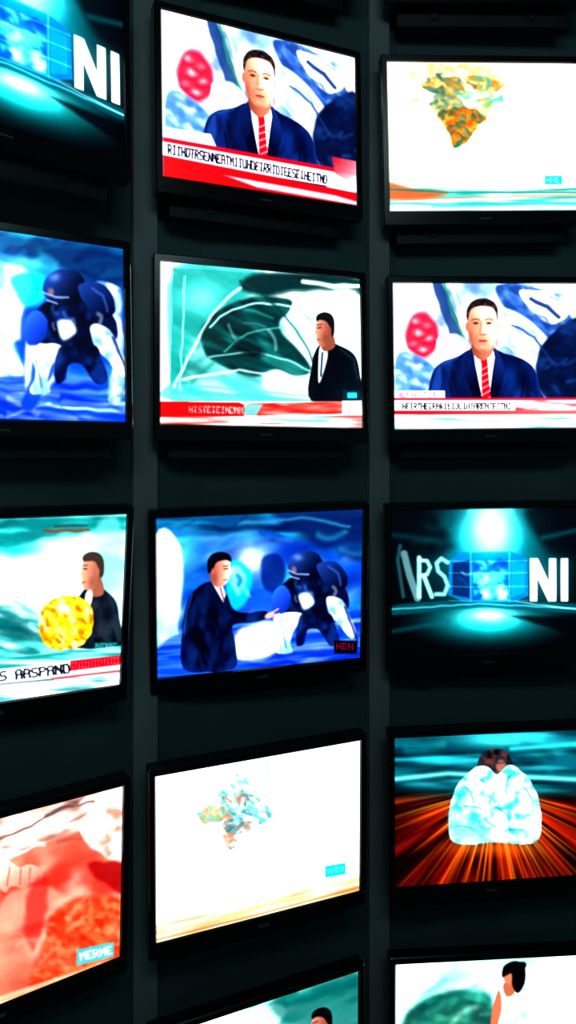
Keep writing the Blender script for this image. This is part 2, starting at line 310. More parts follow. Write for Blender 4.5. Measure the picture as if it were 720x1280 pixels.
def gameblue(c):
    c.warp(2.,14)
    c.full(grad((14,60,160),(26,86,225),320,650,320,840))
    c.N([(6,36,116),(24,110,200),(80,210,230),(16,64,180),(190,232,248),(10,44,136)],42,19,-15,4,.8)
    c.P([(192,648),(460,640),(460,672),(380,676),(330,664),(260,672),(192,668)],npal([(6,30,66),(12,70,120),(50,170,200)],44,8,3),8,.85)
    c.P([(345,642),(460,640),(460,700),(420,690),(390,676)],(12,36,90),12,.8);c.L([(300,656),(380,650),(440,660)],3,(110,195,225),6,.6)
    c.K(200,650,455,700,14,[(10,50,110),(110,215,240),(8,30,76),(50,150,220)],60,-8,31,3,4,.6)
    c.G(318,700,26,22,(225,247,252),.9);c.G(232,690,26,30,(110,215,240),.6)
    c.P([(192,672),(222,680),(228,720),(222,790),(224,848),(192,848)],grad((238,247,252),(130,175,240),195,680,215,840),7,.95)
    c.K(196,690,222,830,5,[(130,180,235),(255,255,255)],36,88,32,3,4,.7)
    c.P([(284,706),(300,700),(318,716),(314,744),(300,760),(286,744)],(40,184,212),6,.85);c.P([(290,712),(302,708),(310,724),(300,742)],(170,242,244),6,.7)
    c.K(284,700,348,764,9,[(210,240,252),(20,60,160),(80,200,228),(12,36,110)],26,75,33,2,2.6,.7)
    c.P([(330,700),(352,694),(362,714),(350,740),(334,736)],(16,40,116),6,.85);c.P([(320,738),(346,742),(344,770),(322,766)],(46,110,220),7,.8)
    c.P([(270,778),(460,762),(460,822),(192,850),(192,810)],npal([(10,40,170),(30,86,236),(180,214,252),(12,46,180),(76,140,242)],60,5,7,-7),6,.95)
    c.K(200,790,455,830,12,[(150,195,252),(8,32,130),(225,238,255)],70,-7,34,1.6,2.4,.6,.05)
    c.P([(300,786),(352,776),(350,812),(300,822)],(238,245,252),9,.85)
    c.warp(.8,9)
    player(c)
    c.P([(258,728),(240,740),(231,758),(226,792),(228,834),(262,838),(296,832),(298,806),(294,780),(318,776),(338,770),(336,762),(310,764),(294,760),(284,740),(272,729)],npal([(12,18,44),(30,50,104),(6,8,24)],12,20,5,10),2)
    c.L([(240,742),(232,762),(229,790)],2.5,(70,114,195),4,.6);c.K(236,750,290,826,6,[(36,60,118),(2,4,16)],26,70,35,1.4,2.2,.6)
    c.flat()
    c.P([(266,728),(278,726),(284,742),(281,752)],(224,232,245),1.6,.9,False);c.L([(277,734),(282,750)],1.8,(120,30,50),1.6,.85)
    c.E(341,767,6.5,3.4,(228,172,150),1.8,1,-25);c.L([(344,764),(352,759)],1.6,(232,178,156),1.5);c.L([(345,767),(354,765)],1.5,(226,166,146),1.5);c.L([(344,769),(351,771)],1.4,(206,146,126),1.5)
    c.P([(263,706),(264,724),(272,733),(282,731),(288,722),(290,708),(286,697),(268,697)],grad((146,86,74),(246,192,170),264,712,287,712),1.6)
    c.P([(261,716),(260,702),(266,693),(278,690),(289,694),(291,702),(284,700),(272,703),(267,712)],(18,15,24),1.8)
    c.L([(280.5,707.6),(287,707)],1.2,(60,36,36),1.5,.8);c.L([(281.5,711),(286.5,710.4)],1.4,(36,22,24),1.4,.9);c.L([(281,724.5),(286,723.8)],1.2,(136,60,56),1.5,.85);c.L([(289,709),(291.2,716),(288,718)],1.4,(236,178,154),1.7,.9)
    c.G(270,722,4,7,(120,70,60),.55);c.E(267,714,1.8,3.4,(178,116,98),1.5,.9)
    c.R(423,796,452,812,(12,8,22),2);c.T(426,799,448,799,8,"HEN",(200,30,50),.6)

def gameL2(c):
    c.warp(2.2,16)
    c.full(grad((26,120,220),(36,86,225),0,300,0,520))
    c.N([(8,56,150),(30,160,222),(150,235,248),(24,86,200),(225,245,252),(16,56,160)],46,21,15,14,.8)
    c.P([(-190,262),(160,316),(160,352),(110,345),(60,330),(-20,316),(-190,300)],npal([(8,40,86),(16,110,150),(80,212,220)],40,10,5),10,.85)
    c.P([(60,312),(160,322),(160,368),(120,362),(90,345)],(10,48,100),12,.8)
    c.K(-20,300,158,370,12,[(10,50,110),(120,222,240),(8,30,76),(50,160,220)],60,8,36,3,4,.6)
    c.P([(-60,330),(30,336),(44,368),(20,420),(36,470),(0,510),(-190,515),(-190,330)],npal([(247,252,254),(205,232,248),(110,172,238),(251,253,255)],20,26,3),10,.9)
    c.K(-10,340,50,480,8,[(120,180,240),(255,255,255),(36,106,215)],36,75,37,3,4,.6)
    c.P([(18,350),(44,342),(66,352),(60,378),(36,384)],(50,192,218),8,.85);c.P([(4,384),(36,392),(34,420),(8,424)],(242,248,253),8,.8)
    c.P([(34,392),(62,398),(58,460),(40,486),(30,440)],(30,80,205),8,.85)
    c.P([(-190,480),(60,470),(165,480),(165,530),(-190,530)],npal([(12,40,190),(38,96,245),(190,222,253),(16,50,210),(100,152,250)],60,5,6,3),6,.95)
    c.K(-10,478,158,520,10,[(170,205,253),(8,32,150),(235,243,255)],60,4,38,2,2.6,.65,.05)
    c.P([(126,356),(150,360),(158,380),(158,490),(140,496),(146,440),(130,390)],npal([(232,242,253),(80,130,225),(247,251,253),(140,172,234)],10,14,3),5,.9)
    c.warp(1.,9);c.frame(395,745,97,408,1.22,.02)
    c.P([(348,752),(372,744),(380,780),(366,812),(346,812)],(224,235,252),6,.9)
    c.P([(356,770),(350,800),(340,826),(352,830),(366,806),(376,784)],(32,78,200),5,.9)
    player(c,(10,18,46));c.reset()

def suitman(c,face,suit):
    c.P([(404,430),(396,440),(392,456),(391,500),(453,500),(452,470),(448,450),(440,440),(424,432),(414,428)],suit,1.8)
    c.K(398,446,448,494,5,[(40,50,62),(0,0,4)],24,80,41,1.2,1.8,.55)
    c.P([(402,434),(410,430),(412,444),(405,470),(400,478),(400,452)],(220,230,236),1.7,.9)
    c.L([(405,442),(403,470)],2.2,(30,60,90),1.7)
    c.L([(412,438),(414,456),(406,486)],1.4,(0,2,6),2.2,.8);c.L([(428,438),(444,450),(449,474)],2,(50,62,76),4,.5)
    c.P([(405,424),(418,420),(421,434),(410,440),(404,436)],face[0],1.6)
    c.P([(398,402),(396.5,412),(394.5,416),(397,420),(398,428),(403,434),(411,433),(417,424),(420,410),(416,400),(404,397)],grad(face[1],face[0],397,412,414,414),1.6)
    c.P([(397.5,403),(398,396),(406,392),(415,394),(420,402),(420,418),(417,422),(415,412),(410.5,404),(403,401.5)],(20,17,20),1.8)
    c.E(414,414,2,3.6,face[0],1.4)
    c.L([(398.3,407.8),(404,407)],1.3,(56,34,30),1.5,.8);c.L([(399,411.4),(403.2,411)],1.4,(32,20,20),1.4,.9)
    c.L([(397.5,426),(402.6,425.2)],1.2,(116,50,46),1.5,.8);c.G(408,424,4,6,tuple(int(q*.8) for q in face[0]),.5)
def studio(c):
    c.warp(1.4,16)
    c.full((240,252,250))
    c.P([(212,334),(455,352),(455,505),(212,492)],grad((20,114,112),(214,246,240),240,350,410,500),1.5,1,False)
    c.N([(8,78,80),(50,172,166),(190,240,234),(14,98,100),(240,253,251)],60,12,28,21,.55,lambda x,y:(x>213)*(y<505)*1.)
    c.P([(212,334),(330,342),(300,372),(250,410),(226,470),(212,480)],(44,160,154),14,.7);c.G(250,372,30,22,(170,234,228),.6)
    c.K(216,345,330,480,9,[(130,222,216),(12,92,92),(220,248,244)],70,-48,44,2.4,4,.5,.1)
    c.P([(330,342),(455,352),(455,372),(400,366),(340,372),(300,360)],(3,34,38),8,.9)
    c.P([(340,372),(400,366),(455,376),(455,500),(390,500),(330,480),(360,430),(352,400)],(230,252,248),12,.94);c.G(425,395,28,22,(255,255,255),.85);c.G(372,420,18,14,(120,214,208),.45)
    c.K(350,372,450,440,6,[(150,222,216),(255,255,255),(60,165,160)],50,28,45,1.8,3.,.5,.1)
    c.P([(250,418),(268,392),(300,376),(340,372),(366,378),(362,392),(350,404),(356,420),(376,440),(392,462),(372,470),(346,462),(318,470),(290,462),(262,448)],npal([(3,30,34),(12,68,72),(3,40,44),(56,146,140)],32,9,22,25),5,.95)
    c.K(258,384,384,462,10,[(110,210,204),(2,20,24),(200,246,242),(16,82,86),(2,20,24)],44,30,46,1.2,2.,.6,.15)
    c.L([(262,410),(275,397),(290,388),(310,382),(330,380),(350,382),(368,386)],2.5,(200,246,242),2.6,.85);c.L([(280,440),(295,427),(310,418),(330,413),(352,410)],2,(120,210,204),3,.7)
    c.L([(262,446),(320,440),(360,450),(392,464)],2,(180,240,234),3,.8);c.E(312,436,20,9,(2,20,24),5,.8,20)
    c.L([(214,488),(230,455),(246,426),(262,396),(280,376),(300,360)],3,(225,250,246),3.6,.8);c.L([(380,354),(420,360),(455,360)],5,(235,254,252),4,.9)
    c.L([(300,352),(330,370),(352,390),(372,415),(388,440),(402,476)],3,(10,62,64),4,.7)
    c.L([(224,482),(300,486),(390,494)],3,(100,206,200),4,.8);c.L([(228,474),(300,462),(350,470),(392,484)],2.5,(240,253,251),3.6,.8)
    c.P([(212,478),(230,486),(392,498),(392,506),(212,500)],(80,196,190),4,.8);c.L([(228,345),(226,420),(224,486)],1.8,(225,248,246),2.8,.65)
    c.flat()
    suitman(c,((146,86,70),(214,158,136)),grad((6,10,16),(20,26,36),395,440,450,490))
    c.R(430,487,454,499,(10,44,56),1.4);c.R(436,490,448,497,(60,190,200),1.6)
    c.R(196,501,460,540,(240,250,248),1.4)
    c.R(196,501,236,524,(222,34,40),1.4);c.P([(196,501),(300,502),(310,506),(306,520),(196,526)],(214,24,34),1.4,1,False)
    c.P([(306,503),(430,501),(430,516),(306,519)],npal([(236,64,58),(242,150,140),(214,36,38),(250,214,206)],26,4,3),1.6,1,False)
    c.P([(308,504),(330,504),(322,518),(306,518)],(110,184,184),1.6,.9,False)
    c.T(236,506.5,306,507.5,8,"HISTEIEINDMN",(252,220,216),.8,.4)
    c.R(430,500,460,520,(246,240,236),1.5);c.P([(196,520),(460,517),(460,540),(196,540)],npal([(250,252,250),(90,196,190),(235,250,248),(214,66,66)],60,4,6),1.6,1,False)

def streakfig(c):
    c.full(grad((4,40,52),(2,8,12),610,920,610,1000))
    c.N([(2,24,34),(24,124,140),(80,205,215),(6,52,66)],70,8,0,31,.85,lambda x,y:1-sstep(985,1010,y))
    c.K(494,925,731,985,8,[(6,50,64),(100,224,232),(2,20,28)],80,0,51,3,5,.5,.05)
    c.L([(493,974),(560,967),(731,975)],5,(150,250,250),8,.9);c.L([(493,950),(600,944)],3,(50,195,205),7,.7);c.L([(640,936),(731,930)],4,(80,220,226),7,.8);c.G(620,925,60,12,(100,230,236),.7)
    X,Y=c.X,c.Y
    th=np.arctan2(Y-985,X-618);r=np.hypot(X-618,Y-985)
    f=fbm(th*16+40,r/90,3);g=vnoise(th*46+80,r/140,5);g2=vnoise(th*70+20,r/80,9)
    t=np.clip((f-.3)*1.9,0,1)[:,None];b=(np.clip((g-.52)*2.4,0,1)*np.clip(1.25-r/170,.15,1))[:,None]
    col=(C3((34,6,4))*(1-t)+C3((204,58,10))*t)*(1-b)+C3((255,170,80))*b
    col=col*(.8+.35*g2[:,None])
    al=(sstep(985,1008,Y))[:,None];c.img[:]=c.img*(1-al)+col*al
    m=(sstep(985,1008,Y)*sstep(50,200,np.abs(X-618)+ (Y-990)*.5)*.7)[:,None];c.img[:]=c.img*(1-m)+c.img*C3((90,60,60))*m
    c.G(618,1062,56,10,(255,150,70),.45)
    c.warp(1.,6)
    c.P([(598,962),(600,946),(610,938),(624,936),(636,942),(642,956),(640,968),(610,972)],npal([(40,50,60),(16,20,28),(110,64,58)],8,7,3),2)
    c.E(627,957,6,7,(186,124,112),3,.8);c.L([(622,954),(632,953)],1.4,(60,30,30),2,.7)
    body=[(600,958),(586,966),(572,982),(564,1004),(561,1030),(566,1052),(590,1056),(620,1053),(650,1056),(674,1051),(678,1026),(674,998),(664,976),(650,962),(636,956),(622,968),(612,960)]
    c.P(body,npal([(250,255,255),(200,242,243),(60,200,208),(240,253,254),(40,150,154),(225,250,250)],11,9,7),2)
    for pts in [[(582,985),(592,1000),(588,1020)],[(600,975),(618,990),(612,1010)],[(640,970),(633,990),(648,1004)],[(570,1034),(590,1036),(604,1048)],[(655,985),(667,1004),(662,1026)],[(577,1010),(598,1010),(612,1022)],[(632,1040),(650,1037),(668,1042)],[(620,1010),(636,1020),(640,1036)],[(590,990),(606,998)],[(645,1018),(656,1030)]]:
        c.L(smooth(pts)[:len(pts)*5-8],1.3,(14,104,108),1.8,.85)
    c.K(572,978,656,1040,12,[(255,255,255),(60,200,208),(255,255,255)],18,55,52,1.2,1.5,.8,.4)
    c.P([(562,1012),(590,1020),(612,1034),(616,1052),(590,1056),(566,1050)],(80,228,230),8,.4);c.G(612,985,8,6,(255,255,255),.6);c.G(657,1012,8,10,(255,255,255),.5)

def womanclip(c):
    c.warp(1.6,14)
    c.full(grad((110,218,212),(240,251,248),500,1210,690,1260))
    c.N([(200,243,239),(80,190,184),(245,253,251),(134,218,212)],60,20,-8,41,.55)
    c.P([(495,1206),(560,1204),(540,1230),(506,1262),(495,1280)],(225,251,249),10,.9)
    c.P([(508,1270),(540,1244),(590,1238),(616,1252),(618,1330),(500,1330)],npal([(12,76,68),(50,146,124),(8,46,46)],18,12,3),10,.9)
    c.K(500,1212,616,1290,9,[(230,251,249),(26,116,108),(110,206,196),(250,254,253)],50,-30,53,2.4,4,.55,.2)
    c.G(570,1300,50,30,(110,196,164),.5)
    c.P([(660,1210),(731,1200),(731,1370),(670,1370)],(248,252,250),10,.8,False)
    c.P([(690,1220),(704,1216),(716,1290),(712,1370),(696,1370)],(190,224,218),7,.7)
    c.warp(.5,6)
    c.P([(625,1236),(618,1252),(616,1276),(622,1300),(616,1390),(662,1390),(654,1300),(652,1270),(652,1248),(642,1234)],npal([(240,238,232),(194,194,188),(248,248,244)],7,12,3),1.8)
    c.P([(622,1300),(654,1300),(664,1390),(612,1390)],(40,44,56),1.6,1,False)
    c.P([(624,1238),(616,1262),(614,1290),(620,1300),(624,1280),(628,1256)],(190,122,96),1.8)
    c.P([(630,1230),(642,1228),(644,1242),(634,1246)],(178,110,86),1.6);c.E(637,1221,7,10,(198,130,104),1.8)
    c.P([(629,1222),(630,1209),(640,1202),(652,1203),(658,1214),(656,1232),(648,1242),(641,1232),(640,1217)],(16,12,16),2.4)
    c.E(654,1207,5,5,(18,12,16),2.4);c.L([(640,1246),(636,1290)],1.5,(176,176,170),2.6,.7);c.L([(632,1219),(637,1218)],1.2,(70,36,30),1.6,.7)
def studio5(c):
    c.warp(1.4,14)
    c.full((90,186,176));c.N([(220,247,243),(30,136,130),(150,224,216),(10,84,82)],60,12,-22,51,.9)
    c.K(280,1220,452,1300,10,[(225,251,247),(8,80,80),(110,208,200)],60,-20,54,2.6,4,.55,.15)
    c.P([(192,1301),(330,1258),(360,1270),(300,1320),(192,1400)],(226,250,248),8,.9)
    c.P([(340,1262),(380,1244),(452,1216),(452,1290),(400,1300)],(12,90,88),14,.6)
    c.flat();c.frame(408,412,406,1281,1.1,-.2)
    suitman(c,((146,88,70),(208,152,130)),(10,14,20));c.reset()
    c.P([(194,1480),(452,1370),(450,1400),(194,1510)],(214,40,46),2,1,False)

def goldman(c):
    c.warp(1.8,14)
    c.full(grad((110,214,212),(238,250,248),0,660,80,820))
    c.N([(232,250,248),(90,202,200),(249,253,251),(164,230,228)],46,18,5,61,.65)
    c.P([(-190,657),(160,652),(160,668),(60,676),(0,692),(-60,690),(-190,690)],npal([(8,96,102),(80,206,202),(16,126,128)],40,8,3),9,.9)
    c.G(55,715,42,25,(255,255,255),.95);c.G(20,690,30,9,(40,186,188),.75)
    c.K(0,660,110,760,8,[(16,136,138),(250,255,254),(80,206,204),(250,255,254)],60,-6,62,2.4,4,.5,.1)
    c.L([(58,668),(112,668)],3,(156,60,34),3.4,.85);c.L([(70,663),(110,662)],1.5,(90,30,24),2.8,.7)
    c.P([(-190,740),(0,750),(52,770),(90,808),(0,826),(-190,838)],npal([(8,78,84),(100,210,206),(10,112,116),(210,243,241)],30,8,5,12),8,.9)
    c.K(-10,752,80,820,7,[(6,66,72),(200,243,241),(50,176,174)],50,14,63,2,3,.6,.1)
    c.P([(120,668),(154,662),(154,800),(140,800),(130,740)],(136,206,202),9,.6)
    c.flat();c.frame(408,412,117,715,1.12)
    c.P([(404,430),(394,442),(390,456),(386,475),(388,494),(442,494),(440,464),(436,446),(424,434),(414,428)],npal([(28,34,46),(48,58,70),(18,22,32)],9,14,3),1.8)
    c.K(392,446,438,490,5,[(60,70,84),(6,8,14)],24,80,64,1.2,1.8,.55)
    c.P([(404,426),(419,422),(422,438),(408,440)],(160,102,84),1.6)
    c.P([(399,402),(397,412),(394.5,416),(397,420),(398,428),(403,434),(411,433),(419,424),(421,410),(417,400),(406,397)],grad((232,176,150),(152,94,78),397,412,419,414),1.6)
    c.P([(399.5,403),(399,397),(407,393),(417,395),(422,403),(422,417),(418,420),(416,410),(411,403)],(70,54,48),2.2);c.E(415.2,414,2,3.6,(180,116,98),1.5)
    c.L([(399,407.6),(403.6,407)],1.2,(84,52,44),1.5,.8);c.L([(399.5,411),(403,411)],1.3,(54,34,30),1.5,.85);c.L([(397.5,426),(401.6,425)],1.1,(136,66,58),1.5,.8);c.G(409,425,4,6,(140,86,70),.5)
    c.P([(402,438),(409,434),(409,446),(402,458)],(236,240,240),1.5,.9);c.reset()
    c.warp(1.2,6)
    c.P([(52,786),(54,766),(66,752),(84,746),(104,748),(118,760),(121,780),(114,798),(98,808),(72,810),(58,802)],npal([(255,230,100),(226,146,8),(255,206,36),(164,92,4),(255,250,180)],8,6,4,30),2.2)
    c.K(58,752,108,800,12,[(160,90,6),(255,250,190),(240,170,16),(255,255,230)],14,25,65,1.1,1.4,.8,.4)
    c.G(82,760,8,5,(255,255,225),.8);c.flat()
    c.R(122,802,152,812,(20,90,96),1.6,.9);c.T(124,803,150,803,7,"NENE",(150,230,230),.6)
    c.P([(-190,850),(0,822),(160,806),(160,860),(-190,910)],(238,243,243),1.6,1,False)
    c.P([(-190,848),(0,820),(160,806),(160,817),(0,834),(-190,862)],npal([(120,208,205),(30,138,138),(224,246,244)],50,4,4),1.6,1,False)
    c.P([(92,824),(160,817),(160,828),(92,836)],(208,20,44),1.4,1,False);c.T(93,826,154,819.5,8,"IIIIIIIIIIIIIII",(250,220,224),.5)
    c.T(-190,857,92,827,12,"HNERS TENDIO RN LEES AASPAND",(6,8,26),1,.6)
    c.P([(-190,880),(0,853),(92,842),(160,834),(160,870),(-190,910)],npal([(232,242,242),(180,218,218),(245,251,251),(80,150,156)],40,5,8),1.6,1,False)
    c.L([(0,852),(70,846)],2,(50,60,80),2.4,.7);c.L([(70,845),(155,836)],2.5,(214,40,60),2.4,.8)

def coral(c):
    c.warp(2.6,14)
    c.full(grad((252,150,132),(238,88,64),60,1000,60,1260))
    c.N([(255,190,170),(240,96,78),(252,138,114),(220,54,44),(255,214,198)],36,22,-25,71,.85)
    c.P([(-190,1076),(157,983),(157,1012),(100,1040),(40,1062),(-20,1090),(-190,1140)],npal([(253,251,248),(238,218,212),(150,110,100),(254,252,250),(224,176,164)],26,7,5,-18),5,.95)
    c.K(-10,1010,157,1070,12,[(110,80,70),(255,252,248),(190,130,116),(255,250,246),(255,250,246)],40,-20,72,1.6,2.2,.7,.2)
    c.L([(0,1052),(40,1034),(78,1012),(120,1002)],2.4,(96,66,58),3.4,.8);c.L([(60,1022),(96,1004)],5,(80,58,54),6,.6)
    c.P([(104,1026),(157,1000),(157,1076),(130,1070),(106,1050)],npal([(252,247,242),(244,196,182),(251,246,242),(228,132,116)],13,11,3),6,.9)
    c.warp(1.,8)
    c.P([(-60,1090),(-20,1076),(10,1078),(24,1086),(40,1082),(54,1092),(50,1104),(36,1106),(30,1112),(14,1110),(6,1118),(-10,1112),(-60,1130)],grad((254,212,200),(232,142,126),0,1080,20,1118),2.6)
    c.L([(12,1086),(8,1110)],1.3,(190,78,66),2.2,.75);c.L([(26,1088),(24,1108)],1.3,(190,78,66),2.2,.75);c.L([(38,1086),(36,1104)],1.3,(190,78,66),2.2,.65);c.L([(-4,1118),(10,1120),(32,1113),(52,1104)],2,(196,60,50),4,.6)
    c.warp(2.6,12)
    c.P([(112,1082),(132,1078),(157,1084),(157,1116),(140,1110),(120,1098)],(146,24,28),7,.85)
    c.P([(0,1130),(30,1112),(64,1110),(80,1124),(66,1146),(30,1160),(0,1164)],(255,170,152),9,.8)
    c.P([(40,1106),(60,1100),(56,1150),(40,1190),(30,1160)],(214,48,46),9,.65)
    c.P([(70,1140),(110,1122),(157,1130),(157,1200),(40,1240),(50,1190)],npal([(218,60,34),(170,44,20),(246,136,86),(196,58,28),(252,160,114)],10,8,5),10,.75)
    c.K(0,1110,155,1230,16,[(190,40,34),(255,204,188),(230,80,60),(255,176,154)],26,-30,73,2.2,3,.5,.3)
    c.G(0,1200,46,26,(255,156,134),.6)
    c.flat()
    c.P([(96,1188),(143,1178),(143,1196),(96,1208)],(80,186,194),2.2,.9,False);c.T(99,1192,141,1183,10,"MERNE",(235,252,252),.9,.3)
    c.P([(-190,1292),(0,1246),(152,1196),(152,1215),(-190,1340)],npal([(252,242,232),(206,160,126),(242,210,190)],50,5,3,-18),4,.85,False)

ART={}
def art(name,quad,fn,*a,**k):
    c=Cv(quad);fn(c,*a);ART[name]=finish(c.img,**k)
def q_off(q,dx,dy): return [(x+dx,y+dy) for x,y in q]
art('R1',Q['R1'],mapA,glow=.1);art('R2',Q['R2'],anchor,False,glow=.16)
art('C1',q_off(Q['R2'],-2,0),anchor,True,glow=.16);art('R3',Q['R3'],newslogo,glow=.7)
art('L1',q_off(Q['R3'],-14,-3),newslogo,glow=.7)
art('C2',Q['C2'],studio,glow=.28);art('C3',Q['C3'],gameblue,glow=.38);art('L2',Q['L2'],gameL2,glow=.36)
art('R4',Q['R4'],streakfig,glow=.4);art('C4',Q['C4'],mapB,glow=.06);art('R5',Q['R5'],womanclip,glow=.2);art('C5',Q['C5'],studio5,glow=.25)
art('L3',Q['L3'],goldman,glow=.18);art('L4',Q['L4'],coral,glow=.16)

# ------------------------------------------------------------------ materials
def principled(name,col,rough=.5,metal=0.,spec=.5):
    m=bpy.data.materials.new(name);m.use_nodes=True;b=m.node_tree.nodes['Principled BSDF']
    b.inputs['Base Color'].default_value=(*col,1);b.inputs['Roughness'].default_value=rough;b.inputs['Metallic'].default_value=metal
    b.inputs['Specular IOR Level'].default_value=spec;return m
def noisy(name,ca,cb,scale,rough=.6,bump=.0,metal=0.):
    m=principled(name,ca,rough,metal);nt=m.node_tree;b=nt.nodes['Principled BSDF']
    tc=nt.nodes.new('ShaderNodeTexCoord');n=nt.nodes.new('ShaderNodeTexNoise');n.inputs['Scale'].default_value=scale;n.inputs['Detail'].default_value=6
    r=nt.nodes.new('ShaderNodeValToRGB');r.color_ramp.elements[0].color=(*ca,1);r.color_ramp.elements[1].color=(*cb,1);r.color_ramp.elements[0].position=.35;r.color_ramp.elements[1].position=.7
    nt.links.new(tc.outputs['Object'],n.inputs['Vector']);nt.links.new(n.outputs['Fac'],r.inputs[0]);nt.links.new(r.outputs[0],b.inputs['Base Color'])
    if bump:
        bp=nt.nodes.new('ShaderNodeBump');bp.inputs['Strength'].default_value=bump;bp.inputs['Distance'].default_value=.002
        nt.links.new(n.outputs['Fac'],bp.inputs['Height']);nt.links.new(bp.outputs[0],b.inputs['Normal'])
    return m
M_bez=noisy('black_gloss_plastic',(.003,.004,.005),(.005,.007,.009),60,.22)
M_back=noisy('black_matte_plastic',(.004,.006,.007),(.008,.01,.012),40,.6)
M_metal=noisy('dark_steel',(.004,.006,.007),(.007,.010,.011),30,.5,0,.3)
M_wall=noisy('painted_wall',(.040,.092,.102),(.058,.115,.125),3,.75,.2)
M_post=noisy('grey_post_paint',(.22,.26,.27),(.30,.33,.34),4,.6,.2)
M_floor=noisy('dark_carpet',(.01,.012,.014),(.02,.024,.026),60,.9,.4)
M_ceil=noisy('dark_ceiling',(.01,.012,.014),(.015,.018,.02),5,.9)
M_cable=principled('cable_rubber',(.004,.004,.005),.5)
M_badge=principled('badge_grey',(.09,.1,.11),.35,.6)
M_scr=bpy.data.materials.new('lit_screen');M_scr.use_nodes=True
nt=M_scr.node_tree;b=nt.nodes['Principled BSDF'];at=nt.nodes.new('ShaderNodeAttribute');at.attribute_name='picture'
b.inputs['Base Color'].default_value=(.005,.005,.006,1);b.inputs['Roughness'].default_value=.25
nt.links.new(at.outputs['Color'],b.inputs['Emission Color']);b.inputs['Emission Strength'].default_value=1.05
try: M_scr.cycles.emission_sampling='NONE'
except Exception: pass

# ------------------------------------------------------------------ meshes
COL=bpy.context.collection
def obj(name,me,parent=None,mats=()):
    o=bpy.data.objects.new(name,me);COL.objects.link(o)
    for m in mats:
        if m.name not in [x.name for x in me.materials if x]: me.materials.append(m)
    if parent: o.parent=parent
    return o
def screen_mesh(name,img):
    me=bpy.data.meshes.new(name)
    x0,x1=-W/2+BS,W/2-BS;z0,z1=H/2-BT,-H/2+BB
    u=np.linspace(0,1,GW)[None,:]*np.ones((GH,1));v=np.linspace(0,1,GH)[:,None]*np.ones((1,GW))
    co=np.stack([x0+(x1-x0)*u,np.full_like(u,.005),z0+(z1-z0)*v],-1).reshape(-1,3)
    me.vertices.add(GW*GH);me.vertices.foreach_set('co',co.ravel().astype(np.float32))
    i=(np.arange(GH-1)[:,None]*GW+np.arange(GW-1)[None,:]).ravel()
    f=np.stack([i,i+GW,i+GW+1,i+1],1);n=len(f)
    me.loops.add(n*4);me.loops.foreach_set('vertex_index',f.ravel().astype(np.int32))
    me.polygons.add(n);me.polygons.foreach_set('loop_start',(np.arange(n)*4).astype(np.int32))
    me.update(calc_edges=True)
    lin=np.where(img<=.04045,img/12.92,((img+.055)/1.055)**2.4)
    lum=lin@np.array([.2126,.7152,.0722]);lin=lin*(1+1.6*lum**3)[:,None]   # bright panel whites really are brighter
    a=me.color_attributes.new('picture','FLOAT_COLOR','POINT')
    a.data.foreach_set('color',np.concatenate([lin,np.ones((len(lin),1))],1).ravel().astype(np.float32))
    me.materials.append(M_scr);return me
def rrect(x0,x1,z0,z1,r,y,n=4):
    out=[]
    for cx,cz,a0 in ((x1-r,z1-r,0),(x0+r,z1-r,90),(x0+r,z0+r,180),(x1-r,z0+r,270)):
        for k in range(n):
            a=math.radians(a0+90*k/(n-1));out.append((cx+r*math.cos(a),y,cz+r*math.sin(a)))
    return out
def loft(name,loops,cap0=True,cap1=True,mats=()):
    bm=bmesh.new();V=[[bm.verts.new(p) for p in l] for l in loops]
    for a,b_ in zip(V,V[1:]):
        for i in range(len(a)): bm.faces.new((a[i],a[i-1],b_[i-1],b_[i]))
    if cap0: bm.faces.new(V[0])
    if cap1: bm.faces.new(V[-1][::-1])
    bmesh.ops.recalc_face_normals(bm,faces=bm.faces)
    me=bpy.data.meshes.new(name);bm.to_mesh(me);bm.free()
    for m in mats: me.materials.append(m)
    return me
w,h=W/2,H/2
ME_frame=loft('frame',[rrect(-w+.012,w-.012,-h+.012,h-.012,.006,.056),rrect(-w,w,-h,h,.007,.048),rrect(-w,w,-h,h,.007,.004),
   rrect(-w+.004,w-.004,-h+.004,h-.004,.005,0),rrect(-w+BS-.004,w-BS+.004,-h+BB-.004,h-BT+.004,.003,0),rrect(-w+BS,w-BS,-h+BB,h-BT,.002,.0065)],True,True,[M_bez])
ME_back=loft('back_housing',[rrect(-.31,.31,-.285,.19,.02,.054),rrect(-.30,.30,-.275,.18,.02,.072),rrect(-.25,.25,-.24,.12,.02,.088)],False,True,[M_back])
def boxes(name,L,mat):
    bm=bmesh.new()
    for (x0,x1,y0,y1,z0,z1) in L:
        r=bmesh.ops.create_cube(bm,size=1);
        bmesh.ops.transform(bm,matrix=Matrix.Translation(((x0+x1)/2,(y0+y1)/2,(z0+z1)/2))@Matrix.Diagonal((x1-x0,y1-y0,z1-z0,1)),verts=r['verts'])
    bmesh.ops.bevel(bm,geom=bm.edges[:],offset=.002,segments=1,affect='EDGES')
    me=bpy.data.meshes.new(name);bm.to_mesh(me);bm.free();me.materials.append(mat);return me
ME_badge=boxes('badge',[(-.022,.022,-.0012,.001,-h+.02,-h+.029),(.34,.343,-.001,.001,-h+.02,-h+.023)],M_badge)

